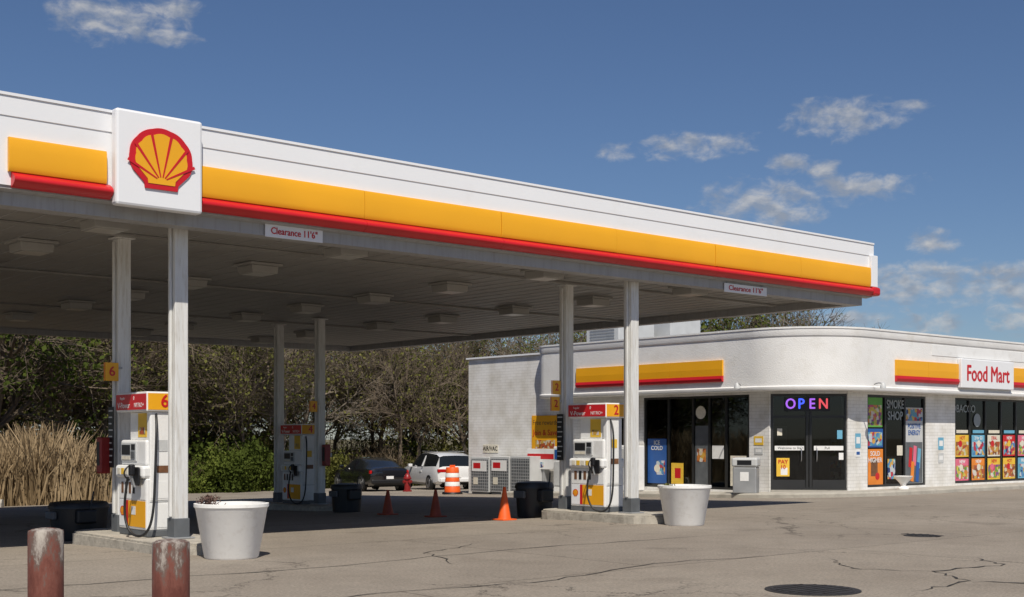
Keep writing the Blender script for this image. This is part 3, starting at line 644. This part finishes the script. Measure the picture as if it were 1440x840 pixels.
for i in range(8):
    u=5.88+i*1.0+ (0.0 if i<5 else .03)
    for j,(a,b_) in enumerate(((.92,1.62),(.16,.86))):
        c=cyc[(i*3+j*5)%7]; fbox(RF,st,'poster',u+.03,u+.86,-.06,-.056,a,b_,c[0])
        fbox(RF,st,'poster_picture',u+.07,u+.82,-.0555,-.054,a+.05,a+.05+(b_-a)*.62,c[1])
        k=rnd.uniform(.0,.35); poly(RF,st,'poster_disc',[(u+.25+k+.11*math.cos(t*.4189),a+.42+.11*math.sin(t*.4189)) for t in range(15)],-.0535,c[2],.0006)
        ftext(RF,st,'poster_text',rnd.choice(words),u+.45,-.0525,b_-.10,.15,'white' if c[0] not in('cream','posty') else 'red',.0008,.003)
    fbox(RF,st,'shelf_card',u+.1,u+.8,-.06,-.057,1.68,1.78,'cyan' if i%2 else 'cream')
ftext(RF,st,'window_text','TOBACCO',6.3,-.05,2.45,.34,'txtdim',.001,.004)
poly(RF,st,'disc_sticker',[(7.25+.22*math.cos(t*.4189),2.1+.22*math.sin(t*.4189)) for t in range(15)],-.055,'txtdim',.001)
poster(RF,1.02,1.82,1.85,2.72,'green',[],None); fbox(RF,st,'poster_picture',1.06,1.78,-.055,-.053,1.9,2.5,'print3')
poster(RF,1.02,1.85,.15,1.2,'posto',['brown','red'],'SOLD|HIGHER','white',.2)
poster(RF,1.02,1.85,1.25,1.8,'blue',[],None); fbox(RF,st,'poster_picture',1.06,1.8,-.055,-.053,1.3,1.7,'print2')
ftext(RF,st,'window_text','SMOKE',2.5,-.05,2.52,.36,'txtdim',.001,.006,sx=.8); ftext(RF,st,'window_text','SHOP',2.5,-.05,2.18,.36,'txtdim',.001,.006,sx=.9)
fbox(RF,st,'card',2.1,2.5,-.06,-.057,.3,.9,'print2'); fbox(RF,st,'card',2.6,2.9,-.06,-.057,1.0,1.3,'cream')
poster(RF,3.05,4.02,.13,2.45,'lgrey',[],None)
fbox(RF,st,'poster_picture',3.08,3.99,-.0555,-.0535,.16,1.4,'dkgrey'); fbox(RF,st,'poster_top',3.08,3.99,-.0555,-.0535,2.05,2.42,'print2')
ftext(RF,st,'poster_text','POSITIVE',3.53,-.05,1.88,.21,'blue',.001,.004,sx=.85); ftext(RF,st,'poster_text','ENERGY',3.53,-.05,1.68,.21,'blue',.001,.004,sx=.85)
for k,(cc,u,z) in enumerate((('red',3.32,.95),('pink',3.55,1.0),('cyan',3.78,.92),('posto',3.42,.52),('blue',3.7,.50))):
    poly(RF,st,'can_picture',[(u-.11,z-.3),(u+.06,z-.33),(u+.12,z+.27),(u-.05,z+.3)],-.05+.001*k,cc,.0006)
poster(LF,9.0,9.8,.1,1.5,'blue',['print2','cream'],'ICE|COLD','white',.18)
poster(LF,10.0,10.5,.1,.75,'posty',['red'],None); poster(LF,12.35,12.95,.1,1.0,'cream',['posto','red'],'SOLD|HERE','red',.15)
fbox(LF,st,'notice',10.98,11.5,-.06,-.057,.1,1.9,'dkgrey'); fbox(LF,st,'notice',11.65,12.1,-.06,-.057,.9,1.3,'white'); fbox(LF,st,'notice',11.05,11.4,-.0565,-.055,.8,1.2,'print1')
poly(LF,st,'disc_sticker',[(11.2+.2*math.cos(t*.4189),2.3+.2*math.sin(t*.4189)) for t in range(15)],-.055,'cream',.001)
poster(DF,.18,.55,.42,.95,'posty',['white'],'PAY|10','red',.16,n=-.03)
fbox(DF,st,'sticker',.2,.34,-.03,-.028,1.6,1.8,'cream'); fbox(DF,st,'sticker',1.9,2.05,-.03,-.028,1.5,1.75,'cyan'); fbox(DF,st,'sticker',1.95,2.08,-.03,-.028,.9,1.1,'white')
for fr,u,z,w,h_,c in ((LF,13.45,1.45,.34,.26,'posty'),(LF,13.45,1.15,.30,.2,'lgrey'),(RF,.48,1.45,.26,.42,'cyan'),(RF,.48,1.08,.24,.2,'white'),(RF,4.95,1.35,.3,.38,'cyan'),(RF,4.95,.9,.3,.3,'lgrey')):
    fbox(fr,st,'notice',u-w/2,u+w/2,0.002,.012,z-h_/2,z+h_/2,c); fbox(fr,st,'notice_print',u-w*.35,u+w*.35,.0125,.014,z-h_*.2,z+h_*.25,'white' if c!='white' else 'blue')
mp_=group('wall_poster'); fbox(LF,mp_,'board',3.55,4.95,.002,.03,1.1,2.3,'yellow',.005); ftext(LF,mp_,'t1','Free rewards',4.25,.032,2.05,.24,'brown',.001); ftext(LF,mp_,'t2','Join & Save',4.25,.032,1.7,.28,'red',.001,.003); fbox(LF,mp_,'pic',3.75,4.75,.0305,.033,1.16,1.45,'print1')
mp2=group('freezer_banner'); fbox(LF,mp2,'board',3.65,5.3,.30,.33,.45,1.15,'white',.01); fbox(LF,mp2,'stripe',3.67,5.28,.3305,.333,.80,.98,'red'); fbox(LF,mp2,'stripe2',3.9,4.5,.3305,.333,.5,.7,'print2'); fbox(LF,mp2,'leg',4.4,4.5,.05,.29,-.5,.9,'grey')
av=group('air_vac_sign'); fbox(LF,av,'board',.85,1.7,.002,.015,.98,1.28,'cream',.002); ftext(LF,av,'lettering','AIR/VAC',1.27,.017,1.13,.22,'black',.001,.004)
for fr,u in ((LF,13.3),(RF,.35)):
    l=group('wall_lamp'); tube(l,'arm',[fr.p(u,.63,3.05),fr.p(u,.75,3.12),fr.p(u+.05,.85,3.08)],.018,'grey'); x,y,z=fr.p(u+.06,.88,3.02)
    lathe(l,'shade',[(.09,-.08),(.075,0),(.04,.07),(.02,.09)],'lgrey',loc=(x,y,z),segs=20)
sh=group('store_shelving')
for k in range(5):
    x=33.2+k*2.6
    box(sh,'gondola',x,x+1.8,23.4,23.8,0,1.45,'interior')
    for zl in (.25,.6,.95,1.3): box(sh,'goods',x+.02,x+1.78,23.25,23.39,zl,zl+.22,'print%d'%(1+(k+int(zl*3))%3))
for k in range(3):
    y=24.2+k*1.5; box(sh,'cooler',31.6,32.1,y,y+1.2,0,1.9,'lgrey')
pth=[(OX,33.0,-1,0)]+path[7:]
o=sweep('sidewalk',[(-.56,.13),(.95,.13),(.98,.12),(1.0,.09),(1.0,-.15)],'walk',True,True,pth)
hv=group('rooftop_unit'); box(hv,'cabinet',31.2,33.0,30.6,32.2,4.30,5.55,'lgrey',.03); box(hv,'cabinet_tall',33.4,35.0,30.2,32.0,4.30,5.95,'lgrey',.03)
for k in range(8): box(hv,'louver',31.18,31.195,30.8,32.0,4.55+k*.1,4.59+k*.1,'grey')
lathe(hv,'vent',[(.08,4.3),(.08,5.55),(.14,5.56),(.14,5.7)],'grey',loc=(30.9,32.8,0),segs=16)
def mesh_cage(u0,u1,n0,n1,z0,z1,label):
    c=group('propane_cage')
    fbox(LF,c,'shell',u0,u1,n0,n1,z0+.08,z1,'lgrey',.01); fbox(LF,c,'plinth',u0+.05,u1-.05,n0,n1-.03,z0,z0+.079,'dkgrey')
    fbox(LF,c,'doors',u0+.05,u1-.05,n1+.001,n1+.012,z0+.14,z1-.08,'dkgrey')
    z=z0+.18
    while z<z1-.1: fbox(LF,c,'bar_h',u0+.05,u1-.05,n1+.013,n1+.02,z,z+.03,'grey'); z+=.11
    u=u0+.09
    while u<u1-.06: fbox(LF,c,'bar_v',u,u+.02,n1+.0205,n1+.026,z0+.14,z1-.08,'grey'); u+=.12
    if label: fbox(LF,c,'label',u0+.12,u1-.12,n1+.027,n1+.032,z1-.5,z1-.12,'white'); fbox(LF,c,'label_mark',u0+.2,u1-.45,n1+.0325,n1+.034,z1-.4,z1-.2,'red'); fbox(LF,c,'label_low',u0+.2,u0+.45,n1+.027,n1+.032,z0+.35,z0+.6,'cream')
for k in range(3):
    zz=g(35.0-k*1.1); mesh_cage(1.1+k*1.1,2.15+k*1.1,.12,.8,zz,zz+1.32,k<2)
f1=group('ice_freezer'); zz=g(30.5); fbox(LF,f1,'cabinet',5.45,6.5,.08,.75,zz+.05,zz+1.6,'white',.03); fbox(LF,f1,'door',5.52,6.43,.751,.77,zz+.3,zz+1.1,'lgrey',.01); fbox(LF,f1,'sign',5.52,6.43,.751,.765,zz+1.18,zz+1.5,'blue',.005)
f2=group('ice_freezer'); zz=g(27.9)+.13; fbox(LF,f2,'cabinet',8.0,9.0,.08,.7,zz+.02,zz+1.45,'white',.03); fbox(LF,f2,'door',8.07,8.93,.701,.72,zz+.25,zz+1.35,'lgrey',.01)
tb=group('litter_bin',(28.3,22.75,g(22.7)+.13),math.radians(-60))
box(tb,'body',-.33,.33,-.3,.3,.0,.74,'grey',.03); box(tb,'hood',-.36,.36,-.33,.33,.745,1.0,'lgrey',.05); box(tb,'opening',-.2,.2,-.335,-.331,.8,.93,'black'); box(tb,'sticker',-.12,.12,-.306,-.302,.35,.6,'white')
ur=group('urn_planter',(32.75,20.55,g(20.5)+.13)); lathe(ur,'bowl',[(.16,0),(.16,.04),(.07,.1),(.09,.16),(.22,.30),(.27,.38),(.25,.385),(.2,.33)],'pot'); lathe(ur,'soil',[(.21,.30),(.22,.345),(.1,.36)],'soil')

# ------------------------------------------------------------------ cars
def car(name,x,y,deg,paint,suv):
    c=group(name,(x,y,g(y)),math.radians(deg))
    if suv: stn=[(-2.35,.78,.45,.85,.90,.74),(-2.30,.88,.32,.98,1.05,.80),(-2.12,.93,.26,1.05,1.50,.70),(-1.75,.95,.24,1.05,1.60,.68),(-.75,.96,.22,1.02,1.66,.68),(.1,.96,.22,1.0,1.63,.68),(.55,.95,.22,.99,1.45,.70),(1.15,.94,.22,1.02,1.06,.80),(1.9,.90,.24,.93,.97,.76),(2.3,.82,.30,.75,.80,.70),(2.42,.66,.40,.60,.62,.6)]
    else: stn=[(-2.4,.74,.48,.86,.92,.70),(-2.34,.86,.32,.96,1.02,.76),(-2.0,.92,.24,1.0,1.08,.74),(-1.55,.94,.22,.97,1.28,.66),(-.85,.95,.2,.95,1.43,.62),(-.1,.95,.2,.93,1.45,.62),(.35,.95,.2,.92,1.34,.64),(1.05,.93,.2,.93,.97,.78),(1.8,.90,.22,.85,.90,.74),(2.25,.80,.28,.68,.74,.68),(2.4,.6,.38,.55,.57,.5)]
    vs=[];fs=[];mi=[]
    for (sx_,w,zb_,zbelt,zr,wr) in stn:
        half=[(w*.80,zb_),(w*.97,zb_+.12),(w,(zb_+zbelt)/2+.05),(w*.95,zbelt),(wr+.02,zr-.05),(wr*.8,zr),(0,zr+.015)]
        ring=[(yy,zz_) for yy,zz_ in half]+[(-yy,zz_) for yy,zz_ in half[-2::-1]]
        for yy,zz_ in ring: vs.append((sx_,yy,zz_))
    k=13
    for i in range(len(stn)-1):
        for j in range(k-1):
            fs.append((i*k+j,i*k+j+1,(i+1)*k+j+1,(i+1)*k+j))
            gl=(j in (3,8) and 2<=i<=6)
            topf=j in (4,5,6,7)
            if topf and ((suv and i in (6,)) or (not suv and i in (6,2,3))): gl=True
            if suv and topf and i==1: gl=True
            mi.append(1 if gl else 0)
        fs.append((i*k+k-1,i*k,(i+1)*k,(i+1)*k+k-1)); mi.append(2)
    fs.append(tuple(range(k-1,-1,-1))); mi.append(0); n0=(len(stn)-1)*k; fs.append(tuple(range(n0,n0+k))); mi.append(0)
    me=bpy.data.meshes.new('body'); me.from_pydata(vs,[],fs); me.update()
    bm=bmesh.new(); bm.from_mesh(me); bmesh.ops.recalc_face_normals(bm,faces=bm.faces[:]); bm.to_mesh(me); bm.free()
    for p,q in zip(me.polygons,mi): p.material_index=q
    fin('body',me,[paint,'carglass','black'],c,smooth=True)
    try: me.set_sharp_from_angle(angle=math.radians(32))
    except Exception: pass
    for sx_ in (-1.42,1.42):
        for sy_ in (-1,1):
            lathe(c,'wheel_arch',[(.39,-.01),(.39,.02)],'black',loc=(sx_,sy_*.925,.36),rot=(math.pi/2,0,0),segs=28)
            lathe(c,'tyre',[(.25,-.12),(.33,-.11),(.345,-.05),(.345,.05),(.33,.11),(.25,.12)],'rubber',loc=(sx_,sy_*.86,.34),rot=(math.pi/2,0,0),segs=28)
            lathe(c,'rim',[(.23,-.128),(.23,.128)],'alloy',loc=(sx_,sy_*.86,.34),rot=(math.pi/2,0,0),segs=14)
            lathe(c,'hub',[(.07,-.135),(.07,.135)],'black',loc=(sx_,sy_*.86,.34),rot=(math.pi/2,0,0),segs=10)
    for sy_ in (-1,1):
        box(c,'pillar',-.62,-.54,sy_*.80-.06,sy_*.80+.06,1.0,1.5 if suv else 1.33,paint,rot=(sy_*.42,0,0))
        box(c,'door_handle',-.5,-.32,sy_*.955-.015,sy_*.955+.015,.80,.83,paint)
        box(c,'mirror',.68,.86,sy_*1.0-.09,sy_*1.0+.09,.98,1.12,paint,.03)
        box(c,'tail_lamp',-2.36,-2.22,sy_*.70-.18,sy_*.70+.18,.80,.94,'tail',.02)
    if not suv: box(c,'light_bar',-2.385,-2.34,-.6,.6,.82,.88,'tail',.01)
    box(c,'plate',-2.43,-2.40,-.16,.16,.58,.70,'white') ; box(c,'bumper',-2.42,-2.3,-.8,.8,.38,.56,paint if suv else 'black',.04)
    if suv: box(c,'roof_rail_l',-1.6,.2,.60,.64,1.66,1.70,'alloy',.01); box(c,'roof_rail_r',-1.6,.2,-.64,-.60,1.66,1.70,'alloy',.01)
    return c
car('parked_sedan',31.4,46.0,77,'carblack',False)
car('parked_suv',34.3,44.9,74,'carwhite',True)

# ------------------------------------------------------------------ vegetation
def tree_mesh(name,seed,H,leafn,ls,mats,spread=.5,levels=4,wd=.35):
    rn=np.random.RandomState(seed); vs=[];fs=[];mi=[];anch=[]
    def seg(p0,p1,r0,r1):
        d=(p1-p0); l=np.linalg.norm(d); d=d/max(l,1e-6); a=np.cross(d,[.3,.5,.81]); a/=np.linalg.norm(a); b=np.cross(d,a); n=5 if r0>.04 else 3; k=len(vs)
        for p,r in ((p0,r0),(p1,r1)):
            for i in range(n): t=2*math.pi*i/n; vs.append(tuple(p+(a*math.cos(t)+b*math.sin(t))*r))
        for i in range(n): j=(i+1)%n; fs.append((k+i,k+j,k+n+j,k+n+i)); mi.append(0)
    def br(p,d,l,r,lv):
        ns=3; q=p
        for s in range(ns):
            d=d+rn.normal(0,.13,3)+np.array([0,0,.04]); d/=np.linalg.norm(d); nq=q+d*l/ns; r2=r*(1-.45*(s+1)/ns) if lv<levels else r*(1-.8*(s+1)/ns)
            seg(q,nq,r*(1-.45*s/ns),max(r2,.006)); q=nq
            if lv>=2: anch.append(q)
            if lv<levels and (s>0 or lv>0):
                for c in range(2):
                    a=rn.normal(0,1,3); a-=a.dot(d)*d; a/=np.linalg.norm(a)
                    nd_=d*.62+a*(spread+.35); nd_[2]+=.12; nd_/=np.linalg.norm(nd_)
                    br(q,nd_,l*rn.uniform(.5,.72),r*.5,lv+1)
        if lv<levels: br(q,d,l*.6,r*.5,lv+1)
    br(np.array([0,0,-.3]),np.array([rn.normal(0,.07),rn.normal(0,.07),1.]),H*.45,H*.017,0)
    A=np.array(anch)
    zmax=A[:,2].max(); f_=H/zmax; vs=[(a*f_,b*f_,c*f_) for a,b,c in vs]; A*=f_
    if leafn:
        w=rn.rand(len(A))**3; w/=w.sum()
        idx=rn.choice(len(A),leafn,p=w); c=A[idx]+rn.normal(0,.17,(leafn,3))
        u=rn.normal(0,1,(leafn,3)); u/=np.linalg.norm(u,axis=1)[:,None]; v=np.cross(u,rn.normal(0,1,(leafn,3))); v/=np.linalg.norm(v,axis=1)[:,None]
        s=(ls*rn.uniform(.5,1.2,leafn))[:,None]; k=len(vs)
        q=np.stack([c-u*s*.5,c+v*s*wd,c+u*s*.5,c-v*s*wd],1).reshape(-1,3)
        vs+= [tuple(t) for t in q]; fs+=[(k+4*i,k+4*i+1,k+4*i+2,k+4*i+3) for i in range(leafn)]; mi+=[1]*leafn
    me=bpy.data.meshes.new(name); me.from_pydata(vs,[],fs)
    me.polygons.foreach_set('material_index',mi)
    for m_ in mats: me.materials.append(M[m_])
    me.update(); return me
TG=[tree_mesh('tg%d'%i,i+1,9,3800,.19,['bark','leafg']) for i in range(2)]
TO=[tree_mesh('to%d'%i,i+11,9,2900,.16,['bark','leafo'],spread=.4) for i in range(3)]
TB=[tree_mesh('tb%d'%i,i+21,9,1100,.40,['bark','leafb'],spread=.3,wd=.03) for i in range(3)]
TN=[tree_mesh('tn%d'%i,i+31,9,900,.13,['barklt','leafo'],spread=.3) for i in range(2)]
def bush_mesh(name,seed,n,ls,mats,rx=1.6,rz=1.5,wd=.3,up=.5):
    rn=np.random.RandomState(seed); vs=[];fs=[]
    cl_=rn.normal(0,.45,(26,3)); cl_[:,0]*=rx; cl_[:,1]*=rx*.7; cl_[:,2]=np.abs(rn.rand(26))*rz
    idx=rn.randint(0,26,n); c=cl_[idx]+rn.normal(0,.28,(n,3)); c[:,2]=np.abs(c[:,2])
    u=rn.normal(0,1,(n,3)); u[:,2]+=up; u/=np.linalg.norm(u,axis=1)[:,None]; v=np.cross(u,rn.normal(0,1,(n,3))); v/=np.linalg.norm(v,axis=1)[:,None]; s=(ls*rn.uniform(.5,1.3,n))[:,None]
    q=np.stack([c-u*s*.5,c+v*s*wd,c+u*s*.5,c-v*s*wd],1).reshape(-1,3)
    me=bpy.data.meshes.new(name); me.from_pydata([tuple(t) for t in q],[],[(4*i,4*i+1,4*i+2,4*i+3) for i in range(n)])
    for m_ in mats: me.materials.append(M[m_])
    me.update(); return me
BG=bush_mesh('bg',1,3600,.17,['leafg']); BO=bush_mesh('bo',2,2200,.15,['leafo']); BB=bush_mesh('bb',3,2200,.6,['leafb'],wd=.022,up=1.6)
tl=group('tree_line')
def inst(me,par,x,y,s,name='tree',sz=1.0):
    o=bpy.data.objects.new(name,me); o.location=(x,y,g(y)-.05); o.scale=(s,s,s*sz); o.rotation_euler=(0,0,rnd.random()*6.28); C.objects.link(o); o.parent=par; return o
line=[(-4,50),(8,50),(17,52),(26,56),(36,57),(47,54),(58,48),(66,42)]
def along(t):
    t*=len(line)-1; i=min(int(t),len(line)-2); f_=t-i; a,b_=line[i],line[i+1]; return a[0]+(b_[0]-a[0])*f_,a[1]+(b_[1]-a[1])*f_
def hs(x,y):
    r=x/y
    if r<1.05: return 1.1
    if r<1.36: return 1.26-(r-1.05)*.6
    return .60
for row in range(4):
    n=27
    for i in range(n):
        t=(i+rnd.random()*.8)/n; x,y=along(t); y+=row*3.4+rnd.uniform(-1,1); x+=row*1.5+rnd.uniform(-.6,.6)
        r=rnd.random()
        if row==0: me=rnd.choice(TG) if r<.12 else rnd.choice(TO) if r<.45 else rnd.choice(TB) if r<.72 else rnd.choice(TN)
        else: me=rnd.choice(TG) if r<.36 else rnd.choice(TO) if r<.84 else rnd.choice(TB)
        inst(me,tl,x,y,rnd.uniform(.88,1.15)*hs(x,y))
for i in range(48):
    t=(i+rnd.random())/48; x,y=along(t); y-=rnd.uniform(.0,1.2)
    r=rnd.random(); inst(BB if r<.5 else BO if r<.85 else BG,tl,x,y,rnd.uniform(.6,1.1),'undergrowth')
for i in range(44):
    t=(i+rnd.random())/44; x,y=along(t); y+=rnd.uniform(3,10); inst(rnd.choice([BB,BO,BG,BO]),tl,x,y,rnd.uniform(1.2,2.0),'undergrowth')
gb=group('green_shrub')
for dx,dy,s in ((0,0,1.0),(1.3,.3,.95),(-1.2,.5,.85),(.4,.8,1.3)): inst(BG,gb,28.0+dx,51.8+dy,s,'foliage')
bt=group('bare_tree'); inst(TB[0],bt,55.0,36.8,.95,'branches')
rn=np.random.RandomState(5); n=15000
bx=rn.uniform(-6,17.8,n); by=41.2+rn.rand(n)**1.5*6.5; hh=rn.uniform(1.2,2.5,n)*(1+.14*np.sin(bx*1.3)); lean=rn.normal(0,.18,(n,2)); w=rn.uniform(.012,.03,n)
vs=[];fs=[]
for i in range(n):
    z=g(by[i])-.03; a=rn.rand()*3.14; cx,cy=math.cos(a)*w[i],math.sin(a)*w[i]; k=len(vs)
    mx_=bx[i]+lean[i,0]*hh[i]*.4; my_=by[i]+lean[i,1]*hh[i]*.4; tx=bx[i]+lean[i,0]*hh[i]*1.2; ty=by[i]+lean[i,1]*hh[i]*1.2
    vs+=[(bx[i]-cx,by[i]-cy,z),(bx[i]+cx,by[i]+cy,z),(mx_+cx,my_+cy,z+hh[i]*.6),(mx_-cx,my_-cy,z+hh[i]*.6),(tx+cx*.4,ty+cy*.4,z+hh[i]),(tx-cx*.4,ty-cy*.4,z+hh[i])]
    fs+=[(k,k+1,k+2,k+3),(k+3,k+2,k+4,k+5)]
me=bpy.data.meshes.new('reed_bed'); me.from_pydata(vs,[],fs); me.update(); fin('reed_bed',me,'reed')
